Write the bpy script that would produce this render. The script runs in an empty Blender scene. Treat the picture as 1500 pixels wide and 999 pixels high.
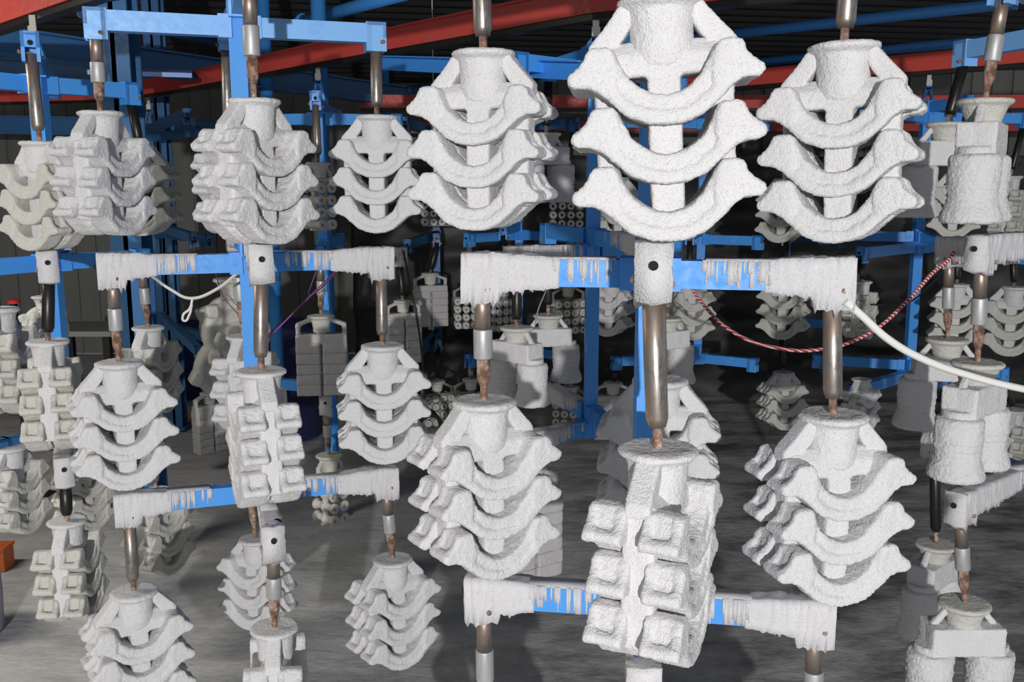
import bpy, bmesh, math, random
from mathutils import Vector, Matrix, noise
random.seed(7)
SC = bpy.context.scene
COL = SC.collection
PI = math.pi

# ------------------------------------------------------------------ camera
F = 1400.0
PITCH = math.radians(9.5)
CAMZ = 1.55
cam = bpy.data.cameras.new('camera'); cam.sensor_width = 36; cam.lens = F / 1500 * 36
cam.clip_start = 0.05; cam.clip_end = 60
camo = bpy.data.objects.new('camera', cam); COL.objects.link(camo)
camo.location = (0, 0, CAMZ); camo.rotation_euler = (PI / 2 - PITCH, 0, 0)
SC.camera = camo
# ------------------------------------------------------------------ world, lights, exposure
w = bpy.data.worlds.new('world'); SC.world = w; w.use_nodes = True
w.node_tree.nodes['Background'].inputs[0].default_value = (0.90, 0.95, 1.0, 1)
w.node_tree.nodes['Background'].inputs[1].default_value = 0.36

def lamp(name, kind, loc, energy, color=(1, 1, 1), rot=(0, 0, 0), **kw):
    l = bpy.data.lights.new(name, kind); l.energy = energy; l.color = color
    for k, v in kw.items(): setattr(l, k, v)
    o = bpy.data.objects.new(name, l); COL.objects.link(o); o.location = loc; o.rotation_euler = rot
    return o
lamp('camera_flash', 'SPOT', (0.10, -4.0, 1.78), 1060, (1, 0.985, 0.97), (math.radians(88), 0, 0),
     spot_size=math.radians(82), spot_blend=0.6, shadow_soft_size=0.04)
lamp('added_fill_lamp', 'AREA', (-2.75, 2.5, 2.36), 34, (1, 0.95, 0.85), (0, 0, 0), shape='RECTANGLE', size=1.3, size_y=0.3)  # unseen area lamp, added to warm and brighten the left side
SC.view_settings.view_transform = 'Standard'; SC.view_settings.look = 'None'
SC.view_settings.gamma = 1; SC.view_settings.use_curve_mapping = False
SC.view_settings.exposure = 0.10

# ------------------------------------------------------------------ helpers
def W(px, py, Y):
    """ray through a photo pixel, cut at horizontal distance Y"""
    v = (px - 750) / F; u = -(py - 499.5) / F
    c, s = math.cos(PITCH), math.sin(PITCH)
    dy = c + u * s; dz = -s + u * c
    return Vector((v / dy * Y, Y, CAMZ + dz / dy * Y))

def axis_depth(p):
    return p.y * math.cos(PITCH) - (p.z - CAMZ) * math.sin(PITCH)

def obj(name, me, mat=None, parent=None, loc=(0, 0, 0), rot=(0, 0, 0), scale=(1, 1, 1)):
    if isinstance(me, bmesh.types.BMesh):
        m = bpy.data.meshes.new(name); me.to_mesh(m); me.free(); me = m
    if mat is not None and len(me.materials) == 0: me.materials.append(mat)
    o = bpy.data.objects.new(name, me); COL.objects.link(o)
    o.location = loc; o.rotation_euler = rot; o.scale = scale
    if parent is not None: o.parent = parent
    return o

def empty(name, loc=(0, 0, 0), rot=(0, 0, 0), scale=(1, 1, 1)):
    o = bpy.data.objects.new(name, None); COL.objects.link(o)
    o.location = loc; o.rotation_euler = rot; o.scale = scale; o.empty_display_size = 0.05
    return o

def tag(o, label, cat=None, group=None, kind=None):
    if label: o['label'] = label
    if cat: o['category'] = cat
    if group: o['group'] = group
    if kind: o['kind'] = kind
    return o

def smooth(me, on=True):
    me.polygons.foreach_set('use_smooth', [on] * len(me.polygons))

def bx(bm, x0, x1, y0, y1, z0, z1, mtx=None):
    r = bmesh.ops.create_cube(bm, size=1)
    m = Matrix.Translation(((x0 + x1) / 2, (y0 + y1) / 2, (z0 + z1) / 2)) @ Matrix.Diagonal((x1 - x0, y1 - y0, z1 - z0, 1))
    bmesh.ops.transform(bm, matrix=(mtx @ m) if mtx else m, verts=r['verts'])
    return r['verts']

def bar(bm, a, b, w_, h_, up=(0, 0, 1)):
    a = Vector(a); b = Vector(b); d = b - a; L = d.length
    x = d.normalized(); u = Vector(up)
    y = u.cross(x)
    if y.length < 1e-4: y = Vector((0, 1, 0)).cross(x)
    y.normalize(); z = x.cross(y)
    m = Matrix((x, y, z)).transposed().to_4x4(); m.translation = (a + b) / 2
    return bx(bm, -L / 2, L / 2, -w_ / 2, w_ / 2, -h_ / 2, h_ / 2, m)

def frustum(bm, lv):
    rings = [[bm.verts.new((sx * hx, sy * hy, z)) for sx, sy in ((-1, -1), (1, -1), (1, 1), (-1, 1))] for z, hx, hy in lv]
    for a, b in zip(rings, rings[1:]):
        for i in range(4): bm.faces.new((a[i], b[i], b[(i + 1) % 4], a[(i + 1) % 4]))
    bm.faces.new(rings[0]); bm.faces.new(rings[-1][::-1])

def lathe(bm, prof, n=24, loc=(0, 0, 0), mtx=None):
    rings = []; loc = Vector(loc); vs = []
    for r, z in prof:
        ring = [bm.verts.new(loc + Vector((r * math.cos(2 * PI * i / n), r * math.sin(2 * PI * i / n), z))) for i in range(n)]
        rings.append(ring); vs += ring
    for a, b in zip(rings, rings[1:]):
        for i in range(n):
            bm.faces.new((a[i], b[i], b[(i + 1) % n], a[(i + 1) % n]))
    bm.faces.new(rings[0]); bm.faces.new(rings[-1][::-1])
    if mtx: bmesh.ops.transform(bm, matrix=mtx, verts=vs)
    return vs

def poly(bm, pts, y0, y1):
    """polygon in xz extruded along y"""
    a = [bm.verts.new((x, y0, z)) for x, z in pts]; b = [bm.verts.new((x, y1, z)) for x, z in pts]
    n = len(pts)
    bm.faces.new(a); bm.faces.new(b[::-1])
    for i in range(n): bm.faces.new((a[i], b[i], b[(i + 1) % n], a[(i + 1) % n]))

def tube(name, pts, r, mat, parent=None, res=6):
    cu = bpy.data.curves.new(name, 'CURVE'); cu.dimensions = '3D'; cu.bevel_depth = r; cu.bevel_resolution = 2
    sp = cu.splines.new('BEZIER'); sp.bezier_points.add(len(pts) - 1); sp.resolution_u = res
    for p, q in zip(sp.bezier_points, pts):
        p.co = q; p.handle_left_type = p.handle_right_type = 'AUTO'
    cu.use_fill_caps = True
    o = bpy.data.objects.new('tmp', cu); COL.objects.link(o)
    dg = bpy.context.evaluated_depsgraph_get(); dg.update()
    me = bpy.data.meshes.new_from_object(o.evaluated_get(dg)); me.name = name
    bpy.data.objects.remove(o); bpy.data.curves.remove(cu)
    me.materials.clear(); smooth(me)
    return obj(name, me, mat, parent)

def shell(bm, voxel, name, amp=0.012, seed=0, it=4):
    """fuse overlapping solids and round them off like a dipped ceramic shell"""
    bmesh.ops.recalc_face_normals(bm, faces=bm.faces)
    me = bpy.data.meshes.new(name); bm.to_mesh(me); bm.free()
    o = bpy.data.objects.new('tmp', me); COL.objects.link(o)
    m = o.modifiers.new('r', 'REMESH'); m.mode = 'VOXEL'; m.voxel_size = voxel
    s = o.modifiers.new('s', 'SMOOTH'); s.factor = 0.5; s.iterations = it
    dg = bpy.context.evaluated_depsgraph_get(); dg.update()
    me2 = bpy.data.meshes.new_from_object(o.evaluated_get(dg)); me2.name = name
    bpy.data.objects.remove(o); bpy.data.meshes.remove(me)
    off = Vector((seed * 7.3, seed * 3.1, seed * 1.7))
    nr = [v.normal.copy() for v in me2.vertices]
    for v, n in zip(me2.vertices, nr):
        c = v.co
        d = noise.noise(c * 4 + off) * 1.1 + noise.noise(c * 13 + off) * 0.55 + noise.noise(c * 27 + off) * 1.1
        v.co = c + n * (d * amp + 0.012)
    smooth(me2)
    return me2

# ------------------------------------------------------------------ materials
def mat(name, base, rough=0.8, metal=0.0):
    m = bpy.data.materials.new(name); m.use_nodes = True
    b = m.node_tree.nodes['Principled BSDF']
    b.inputs['Base Color'].default_value = (*base, 1); b.inputs['Roughness'].default_value = rough
    b.inputs['Metallic'].default_value = metal
    return m
def N(m, t, **kw):
    n = m.node_tree.nodes.new(t)
    for k, v in kw.items(): setattr(n, k, v)
    return n
def coords(m, scale=(1, 1, 1), kind='Object'):
    tc = N(m, 'ShaderNodeTexCoord'); mp = N(m, 'ShaderNodeMapping'); mp.inputs['Scale'].default_value = scale
    m.node_tree.links.new(tc.outputs[kind], mp.inputs[0]); return mp.outputs[0]
def noisetex(m, vec, sc, det=3, rough=0.6):
    n = N(m, 'ShaderNodeTexNoise'); n.inputs['Scale'].default_value = sc; n.inputs['Detail'].default_value = det
    n.inputs['Roughness'].default_value = rough; m.node_tree.links.new(vec, n.inputs['Vector']); return n.outputs['Fac']
def ramp(m, fac, stops):
    r = N(m, 'ShaderNodeValToRGB'); e = r.color_ramp.elements
    while len(e) < len(stops): e.new(0.5)
    for el, (p, c) in zip(e, stops): el.position = p; el.color = (*c, 1)
    m.node_tree.links.new(fac, r.inputs[0]); return r.outputs[0]
def link(m, out, sock):
    m.node_tree.links.new(out, m.node_tree.nodes['Principled BSDF'].inputs[sock])
def bump(m, h, strength, dist):
    b = N(m, 'ShaderNodeBump'); b.inputs['Strength'].default_value = strength; b.inputs['Distance'].default_value = dist
    m.node_tree.links.new(h, b.inputs['Height']); link(m, b.outputs[0], 'Normal')
def mixc(m, fac, a, b):
    x = N(m, 'ShaderNodeMix', data_type='RGBA')
    L = m.node_tree.links.new
    for s, v in ((0, fac), (6, a), (7, b)):
        if isinstance(v, (int, float)): x.inputs[s].default_value = v
        elif isinstance(v, tuple): x.inputs[s].default_value = (*v, 1)
        else: L(v, x.inputs[s])
    return x.outputs[2]

def ceramic(name, tint, dark, speck, k=1.0):
    m = mat(name, tint, 0.95)
    v = coords(m)
    n1 = noisetex(m, v, 42 * k, 2, 0.7); n2 = noisetex(m, v, 2.2 * k, 3)
    c = ramp(m, n1, [(0.26, speck), (0.36, dark), (0.50, tint)])
    c2 = mixc(m, ramp(m, n2, [(0.35, (0, 0, 0)), (0.7, (1, 1, 1))]), c, mixc(m, 0.35, c, dark))
    link(m, c2, 'Base Color')
    bump(m, n1, 0.42, 0.03 / k)
    m.node_tree.nodes['Principled BSDF'].inputs['Specular IOR Level'].default_value = 0.15
    return m
M = {}
M['shell'] = ceramic('white stucco shell', (0.78, 0.77, 0.775), (0.68, 0.67, 0.675), (0.46, 0.45, 0.45))
M['crust'] = ceramic('dried slurry', (0.66, 0.65, 0.665), (0.56, 0.55, 0.565), (0.40, 0.39, 0.41), 9.0)
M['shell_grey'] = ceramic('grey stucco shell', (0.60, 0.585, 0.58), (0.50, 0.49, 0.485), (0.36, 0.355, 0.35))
M['shell_warm'] = ceramic('cream stucco shell', (0.70, 0.69, 0.63), (0.58, 0.57, 0.52), (0.40, 0.39, 0.35))
M['shell_far'] = ceramic('dark stucco shell', (0.30, 0.295, 0.28), (0.25, 0.245, 0.235), (0.18, 0.175, 0.17))  # darker grey base colour, used on some of the far clusters

def paint(name, base, worn, amount):
    m = mat(name, base, 0.42)
    v = coords(m, kind='Object')
    n = noisetex(m, v, 9, 6, 0.7); n2 = noisetex(m, v, 60, 2)
    f = ramp(m, n, [(amount, (0, 0, 0)), (amount + 0.06, (1, 1, 1))])
    link(m, mixc(m, f, base, worn), 'Base Color')
    link(m, ramp(m, n2, [(0.3, (0.35,) * 3), (0.7, (0.6,) * 3)]), 'Roughness')
    return m
M['blue'] = paint('blue enamel', (0.06, 0.31, 0.80), (0.28, 0.48, 0.74), 0.66)
M['blue_light'] = paint('pale blue enamel', (0.20, 0.46, 0.88), (0.17, 0.41, 0.83), 0.62)
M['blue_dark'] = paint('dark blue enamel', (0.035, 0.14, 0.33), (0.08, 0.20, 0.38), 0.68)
M['red'] = paint('red rail paint', (0.56, 0.065, 0.05), (0.42, 0.10, 0.08), 0.60)

m = mat('rusty steel tube', (0.2, 0.17, 0.15), 0.38, 0.75); M['steel'] = m
v = coords(m, (1, 1, 0.25)); n = noisetex(m, v, 38, 5, 0.7)
link(m, ramp(m, n, [(0.34, (0.13, 0.115, 0.105)), (0.47, (0.33, 0.30, 0.28)), (0.58, (0.38, 0.26, 0.19)), (0.68, (0.62, 0.60, 0.58))]), 'Base Color')
link(m, ramp(m, n, [(0.3, (0.28,) * 3), (0.7, (0.55,) * 3)]), 'Roughness'); bump(m, n, 0.15, 0.002)
m = mat('dull zinc sleeve', (0.50, 0.51, 0.52), 0.5, 0.45); M['zinc'] = m
v = coords(m, (1, 1, 0.3)); n = noisetex(m, v, 40, 4); link(m, ramp(m, n, [(0.3, (0.38, 0.38, 0.38)), (0.7, (0.60, 0.61, 0.62))]), 'Base Color')
m = mat('crusted rust', (0.3, 0.2, 0.15), 0.8, 0.3); M['rust'] = m
v = coords(m); n = noisetex(m, v, 70, 5, 0.7)
link(m, ramp(m, n, [(0.36, (0.13, 0.085, 0.06)), (0.5, (0.34, 0.20, 0.14)), (0.62, (0.50, 0.40, 0.34)), (0.72, (0.72, 0.68, 0.64))]), 'Base Color'); bump(m, n, 0.7, 0.004)
m = mat('dark steel tube', (0.035, 0.033, 0.03), 0.35, 0.6); M['dark_steel'] = m
m = mat('hole shade black', (0.01, 0.01, 0.01), 0.9); M['black'] = m
M['chain'] = mat('bright chain steel', (0.6, 0.58, 0.5), 0.4, 0.8)

m = mat('drying hall floor', (0.3, 0.3, 0.3), 0.85); M['floor'] = m
v = coords(m)
n1 = noisetex(m, v, 1.1, 5, 0.6); n2 = noisetex(m, coords(m, (1.3, 2.3, 1)), 1.7, 7, 0.68); n3 = noisetex(m, v, 34, 4, 0.7)
sep = N(m, 'ShaderNodeSeparateXYZ'); m.node_tree.links.new(v, sep.inputs[0])
add = N(m, 'ShaderNodeMath', operation='MULTIPLY_ADD'); m.node_tree.links.new(n1, add.inputs[0]); add.inputs[1].default_value = 0.8
m.node_tree.links.new(sep.outputs[0], add.inputs[2])
msk = ramp(m, add.outputs[0], [(0.0, (0, 0, 0)), (0.45, (1, 1, 1))])   # bare concrete on the left, black sheeting on the right
mr = N(m, 'ShaderNodeMapRange'); mr.inputs[1].default_value = -0.1; mr.inputs[2].default_value = 1.3
m.node_tree.links.new(add.outputs[0], mr.inputs[0])
conc = ramp(m, n2, [(0.28, (0.36, 0.36, 0.355)), (0.5, (0.64, 0.635, 0.625)), (0.7, (0.78, 0.775, 0.76))])
sheet = ramp(m, n2, [(0.26, (0.04, 0.04, 0.041)), (0.39, (0.16, 0.16, 0.162)), (0.52, (0.44, 0.438, 0.435)), (0.66, (0.68, 0.675, 0.67))])
c = mixc(m, mr.outputs[0], conc, sheet)
link(m, mixc(m, 0.35, c, mixc(m, n3, (0.03, 0.03, 0.03), c)), 'Base Color')
bump(m, n2, 0.5, 0.03)

m = mat('ribbed wall panel', (0.25, 0.25, 0.235), 0.6); M['panel'] = m
v = coords(m, (1, 1, 0.3)); n = noisetex(m, v, 2.5, 5); link(m, ramp(m, n, [(0.3, (0.15, 0.15, 0.14)), (0.7, (0.22, 0.22, 0.205))]), 'Base Color')
m = mat('black plastic sheet', (0.022, 0.022, 0.024), 0.55); M['tarp'] = m
v = coords(m, (0.6, 1, 2.2)); n = noisetex(m, v, 2.0, 6); link(m, ramp(m, n, [(0.4, (0.012, 0.012, 0.013)), (0.62, (0.05, 0.05, 0.052)), (0.8, (0.12, 0.12, 0.12))]), 'Base Color')
M['roof'] = mat('dark roof sheet', (0.030, 0.031, 0.035), 0.7)
M['rope_white'] = mat('white braided rope', (0.78, 0.77, 0.74), 0.9)
m = mat('red and white rope', (0.6, 0.1, 0.1), 0.9); M['rope_red'] = m
wv = N(m, 'ShaderNodeTexWave'); wv.bands_direction = 'DIAGONAL'; wv.inputs['Scale'].default_value = 55; wv.inputs['Distortion'].default_value = 1.5
m.node_tree.links.new(coords(m), wv.inputs['Vector'])
link(m, ramp(m, wv.outputs['Fac'], [(0.62, (0.42, 0.03, 0.045)), (0.75, (0.75, 0.6, 0.6))]), 'Base Color')
M['cord_purple'] = mat('purple cord', (0.22, 0.06, 0.22), 0.8)
M['wire'] = mat('grey wire', (0.22, 0.22, 0.21), 0.6)
M['hose'] = mat('black hose rubber', (0.02, 0.02, 0.022), 0.5)
M['drum'] = mat('dark blue plastic', (0.03, 0.035, 0.13), 0.5)
M['pale_drum'] = mat('grey blue plastic', (0.28, 0.28, 0.36), 0.5)
M['grey_box'] = mat('dusty grey board', (0.22, 0.22, 0.21), 0.8)
M['orange'] = mat('orange plastic', (0.7, 0.16, 0.03), 0.5)
M['red_plastic'] = mat('red plastic', (0.6, 0.03, 0.03), 0.5)
M['awning'] = mat('pale blue sheet', (0.30, 0.42, 0.85), 0.5)

# ------------------------------------------------------------------ the hall
YB = 8.6
# floor
bm = bmesh.new(); bmesh.ops.create_grid(bm, x_segments=120, y_segments=110, size=1)
for vtx in bm.verts:
    vtx.co.x *= 7; vtx.co.y = vtx.co.y * 6 + 3.2
    p = vtx.co
    vtx.co.z = -0.012 + 0.010 * noise.noise(Vector((p.x * 1.3, p.y * 2.4, 0))) + (0.018 * abs(noise.noise(Vector((p.x * 0.8, p.y * 3.1, 4)))) if p.x > 0.3 else 0)
for f in bm.faces: f.smooth = True
tag(obj('floor', bm, M['floor']), 'grey concrete floor, partly covered with dusty black sheeting', kind='structure')

wb = empty('wall_back', (0, YB, 0)); tag(wb, 'grey ribbed metal wall at the back of the hall', kind='structure')
bm = bmesh.new(); bx(bm, 0, 0.18, 0, 0.03, 0, 2.5); bx(bm, 0.0, 0.022, -0.018, 0.0, 0, 2.5)
pan = bpy.data.meshes.new('wall_panel'); bm.to_mesh(pan); bm.free(); pan.materials.append(M['panel'])
for i in range(78): obj('wall_panel', pan, None, wb, (-7 + i * 0.1805, random.uniform(-0.004, 0.004), 0))
wl = empty('wall_left', (-6.6, 0, 0)); tag(wl, 'grey ribbed metal wall on the left side', kind='structure')
for i in range(58): obj('wall_panel', pan, None, wl, (0, -1.8 + i * 0.1805, 0), (0, 0, PI / 2), (1, 1, 1.7))
# roof: corrugated sheet
bm = bmesh.new()
ys = [-1.8 + 11 * i / 520 for i in range(521)]; rows = []
for x in (-7.2, 7.2):
    rows.append([bm.verts.new((x, y + x * 0.16, 2.42 + 0.18 * (8.6 - y) + 0.016 * math.sin(y * 2 * PI / 0.13))) for y in ys])
for i in range(520): bm.faces.new((rows[0][i], rows[0][i + 1], rows[1][i + 1], rows[1][i]))
for f in bm.faces: f.smooth = True
ro = obj('ceiling', bm, M['roof']); tag(ro, 'dark corrugated roof sheet overhead', kind='structure')
# black sheet partition on the right
bm = bmesh.new(); nx, nz = 130, 40; g = []
for j in range(nz + 1):
    row = []
    for i in range(nx + 1):
        x = -1.1 + 6.4 * i / nx; z = 0.0 + 1.72 * j / nz
        y = 6.6 + 0.10 * noise.noise(Vector((x * 1.2, z * 3.5, 2))) + 0.05 * noise.noise(Vector((x * 3, z * 6, 9)))
        row.append(bm.verts.new((x, y, z + 0.03 * noise.noise(Vector((x * 2, 0, 0))) * (j / nz))))
    g.append(row)
for j in range(nz):
    for i in range(nx):
        f = bm.faces.new((g[j][i], g[j][i + 1], g[j + 1][i + 1], g[j + 1][i])); f.smooth = True
o = obj('plastic_curtain', bm, M['tarp']); s = o.modifiers.new('s', 'SOLIDIFY'); s.thickness = 0.006
tag(o, 'black plastic sheet curtain closing off the back of the drying hall', 'curtain')

# unseen strip fixture, added to go with the fill lamp
M['lampon'] = mat('added lamp glow', (1, 1, 1)); b = M['lampon'].node_tree.nodes['Principled BSDF']
b.inputs['Emission Color'].default_value = (1, 0.95, 0.85, 1); b.inputs['Emission Strength'].default_value = 3
for i, (x, y) in enumerate(((-2.75, 2.5),)):
    t = empty('added_strip_lamp', (x, y, 2.39)); tag(t, ['unseen strip lamp added under the roof on the left', 'unseen strip lamp added under the roof at far right'][i], 'lamp')
    bm = bmesh.new(); bx(bm, -0.68, 0.68, -0.09, 0.09, 0.0, 0.05); bx(bm, -0.5, -0.48, -0.01, 0.01, 0.05, 1.02); bx(bm, 0.48, 0.5, -0.01, 0.01, 0.05, 1.02); obj('housing', bm, M['grey_box'], t)
    bm = bmesh.new(); lathe(bm, [(0.018, -0.62), (0.018, 0.62)], 10, mtx=Matrix.Translation((0, 0, -0.02)) @ Matrix.Rotation(PI / 2, 4, 'Y')); obj('lamp_tube', bm, M['lampon'], t)

# ------------------------------------------------------------------ red conveyor rails
ZR = 2.0
def rail(pts, label, z=ZR, h=0.085, wd=0.055):
    t = empty('conveyor_rail', (pts[0][0], pts[0][1], z)); tag(t, label, 'rail')
    P = [Vector((p[0], p[1], 0)) - Vector((pts[0][0], pts[0][1], 0)) for p in pts]
    # red web body and dark running slot below, swept with mitred joints
    def sweep(name, sec, mt):
        bm = bmesh.new(); rings = []
        for i, p in enumerate(P):
            a = (P[min(i + 1, len(P) - 1)] - P[max(i - 1, 0)]).normalized(); nrm = Vector((-a.y, a.x, 0))
            rings.append([bm.verts.new(p + nrm * s[0] + Vector((0, 0, s[1]))) for s in sec])
        k = len(sec)
        for a, b in zip(rings, rings[1:]):
            for i in range(k): bm.faces.new((a[i], b[i], b[(i + 1) % k], a[(i + 1) % k]))
        bm.faces.new(rings[0]); bm.faces.new(rings[-1][::-1])
        bmesh.ops.recalc_face_normals(bm, faces=bm.faces)
        return obj(name, bm, mt, t)
    q = wd / 2
    sweep('track_body', [(-q, 0.018), (-q, h), (q, h), (q, 0.018)], M['red'])
    sweep('running_slot', [(-q * .7, 0), (-q * .7, 0.018), (q * .7, 0.018), (q * .7, 0)], M['dark_steel'])
    sweep('track_flange', [(-q * 1.25, h), (-q * 1.25, h + 0.008), (q * 1.25, h + 0.008), (q * 1.25, h)], M['red'])
    return t
def arc(cx, cy, r, a0, a1, n=12):
    return [(cx + r * math.cos(math.radians(a0 + (a1 - a0) * i / n)), cy + r * math.sin(math.radians(a0 + (a1 - a0) * i / n))) for i in range(n + 1)]
rail([(-4.4, 5.85), (-1.75, 3.24), (-1.04, 2.53), (-0.64, 2.28), (0.22, 1.52), (1.3, 0.45)], 'near red conveyor rail crossing the top left corner')
rail([(1.62, 1.2), (1.5, 1.75), (1.28, 2.2), (0.24, 2.83), (-0.79, 4.0), (-1.75, 5.15), (-2.1, 5.5), (-2.5, 5.78), (-3.0, 5.9), (-5.5, 5.9)],
     'long red conveyor rail sloping up behind the top of the racks')
rail([(0.55, 5.6), (1.22, 4.87), (2.15, 3.88), (3.4, 2.6)], 'red conveyor rail at upper right behind the pale blue arm')
rail([(-0.9, 5.85), (0.2, 5.85), (2.6, 5.85), (4.8, 5.85)], 'far straight red rail seen between the hanging clusters', z=1.96)
rail([(-1.2, 7.7), (1.5, 7.7), (5, 7.7)], 'farthest low red rail near the back wall', z=1.92)

# ------------------------------------------------------------------ blue steelwork overhead
def beam_obj(name, a, b, wd, h, mt, label, cat='beam', flange=True):
    a = Vector(a); b = Vector(b); c = a; bm = bmesh.new()
    z = Vector((0, 0, h / 2))
    bar(bm, a - c, b - c, wd * 0.3 if flange else wd, h)
    if flange:
        bar(bm, a - c + z, b - c + z, wd, h * 0.09); bar(bm, a - c - z, b - c - z, wd, h * 0.09)
    return tag(obj(name, bm, mt, None, c), label, cat)
def pipe_obj(name, a, b, r, mt, label, cat='pipe'):
    a = Vector(a); b = Vector(b); d = b - a
    bm = bmesh.new(); lathe(bm, [(r, 0), (r, d.length)], 14)
    # flange collars at both ends
    lathe(bm, [(r * 1.25, 0), (r * 1.25, 0.03)], 14); lathe(bm, [(r * 1.25, d.length - 0.03), (r * 1.25, d.length)], 14)
    for f in bm.faces: f.smooth = len(f.verts) == 4
    q = d.to_track_quat('Z', 'Y')
    o = obj(name, bm, mt, None, a); o.rotation_mode = 'QUATERNION'; o.rotation_quaternion = q
    return tag(o, label, cat)
beam_obj('roof_beam', W(-150, 40, 3.9), W(760, 165, 6.9), 0.10, 0.11, M['blue_dark'], 'deep blue beam running behind the left rack heads')
beam_obj('roof_beam', W(-60, 95, 5.2), W(330, 118, 5.6), 0.09, 0.08, M['blue_dark'], 'dark blue cross beam at far left under the main beam')
beam_obj('roof_beam', W(-60, 182, 7.2), W(420, 190, 7.2), 0.09, 0.12, M['blue_dark'], 'dark blue tie beam low on the left back wall')
beam_obj('roof_beam', W(560, 92, 3.6), W(860, 104, 2.5), 0.06, 0.045, M['blue'], 'short blue tie beam between nearest rack and middle rack')
pipe_obj('roof_pipe', W(960, 62, 4.9), W(1490, 4, 3.9), 0.022, M['blue'], 'dark blue pipe slanting up across the upper right roof')
pipe_obj('roof_pipe', W(1000, 102, 5.2), W(1560, 48, 4.0), 0.020, M['blue'], 'dark blue pipe just above the right red rail')
pipe_obj('roof_pipe', W(440, 32, 5.0), W(640, -22, 4.3), 0.03, M['blue'], 'blue pipe slanting over the left rack head')
pipe_obj('roof_pipe', W(600, 132, 5.6), W(960, 62, 4.6), 0.022, M['blue_dark'], 'thin dark blue pipe beneath the long red rail')
pipe_obj('roof_pipe', W(330, 66, 5.2), W(120, 18, 4.0), 0.02, M['blue_dark'], 'thin blue pipe behind the pale blue left arm')
def column(px, Y, r, label, sq=False, z0=0.0, z1=3.0, mt='blue'):
    p = W(px, 200, Y)
    if sq:
        bm = bmesh.new(); bx(bm, -r, r, -r, -r * .8, 0, z1 - z0); bx(bm, -r, r, r * .8, r, 0, z1 - z0); bx(bm, -r * .15, r * .15, -r, r, 0, z1 - z0); bx(bm, -r * 1.3, r * 1.3, -r * 1.3, r * 1.3, 0, 0.02)
        return tag(obj('column', bm, M[mt], None, (p.x, p.y, z0)), label, 'column')
    bm = bmesh.new(); lathe(bm, [(r * 2, 0), (r * 2, 0.015), (r, 0.016), (r, z1 - z0)], 16)
    for f in bm.faces: f.smooth = len(f.verts) == 4
    return tag(obj('column', bm, M[mt], None, (p.x, p.y, z0)), label, 'column')
column(183, 3.9, 0.062, 'dark blue steel column behind the left rack', True, mt='blue_dark')
column(393, 5.2, 0.035, 'round blue post behind the left rack post')
column(472, 4.35, 0.033, 'round blue post rising behind the middle red rail')
column(566, 7.2, 0.03, 'slim blue post far behind the left rack right arm')
column(235, 5.9, 0.05, 'dark blue post against the grey ribbed wall', True, mt='blue_dark')
# tilted pale blue sheet under the roof
bm = bmesh.new(); bx(bm, -0.22, 0.22, -0.16, 0.16, -0.004, 0.004); bar(bm, (-0.22, -0.16, 0), (0.22, -0.16, 0), 0.02, 0.02)
tag(obj('roof_sheet', bm, M['awning'], None, W(208, 104, 4.6), (math.radians(10), 0, math.radians(18))), 'pale blue tilted sheet above the left red rail', 'sheet')

# ------------------------------------------------------------------ ceramic shell clusters: meshes in units of the cup diameter
CUP = [(0.0, -0.005), (0.07, -0.005), (0.46, 0.0), (0.5, -0.025), (0.5, -0.06), (0.46, -0.085), (0.40, -0.12), (0.375, -0.2), (0.36, -0.42), (0.36, -0.62), (0.325, -0.76), (0.22, -0.86), (0.15, -0.90), (0.0, -0.92)]
bm = bmesh.new(); lathe(bm, CUP[1:-1], 40); ME_CUP = shell(bm, 0.024, 'pouring_cup', 0.009, 1, 2)
bm = bmesh.new(); lathe(bm, [(0.07, -0.005), (0.46, 0.0), (0.5, -0.025), (0.5, -0.055), (0.46, -0.085), (0.40, -0.12), (0.33, -0.3), (0.30, -0.45), (0.29, -0.62)], 40)
ME_CUP2 = shell(bm, 0.024, 'pouring_cup', 0.009, 2, 2)

half = [(0.0, -.54), (.22, -.515), (.42, -.43), (.60, -.28), (.74, -.15), (.88, -.085), (1.03, -.075), (1.10, -.02), (1.085, .05), (.99, .11), (.91, .19), (.86, .31), (.80, .345), (.64, .345), (.565, .29), (.515, .15), (.43, -.01), (.285, -.135), (.14, -.205), (0, -.225)]
half_n = [(0.0, -.54), (.22, -.515), (.42, -.43), (.60, -.28), (.74, -.15), (.88, -.085), (1.04, -.075), (1.08, .0), (1.0, .04), (.91, .09), (.86, .23), (.81, .335), (.64, .345), (.565, .29), (.515, .15), (.43, -.01), (.285, -.135), (.14, -.205), (0, -.225)]
half_d = [(0.0, -.54), (.22, -.515), (.42, -.43), (.60, -.28), (.74, -.15), (.88, -.085), (1.02, -.075), (1.03, -.04), (.95, -.01), (.87, .02), (.83, .18), (.80, .33), (.64, .345), (.565, .29), (.515, .15), (.43, -.01), (.285, -.135), (.14, -.205), (0, -.225)]
cres = [(0, -.50), (.22, -.48), (.42, -.395), (.57, -.26), (.66, -.1), (.66, .2), (.575, .27), (.515, .15), (.43, -.01), (.285, -.135), (.14, -.205), (0, -.225)]
def mirror(h): return h + [(-x, z) for x, z in reversed(h[1:-1])]
def band(h, n_out, wdt):
    o = h[:n_out]; inn = []
    for x, z in o:
        c = Vector((x, z)) - Vector((0, .25)); c *= (1 - wdt / c.length); inn.append((c.x, c.y + .25))
    return o, inn
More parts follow.
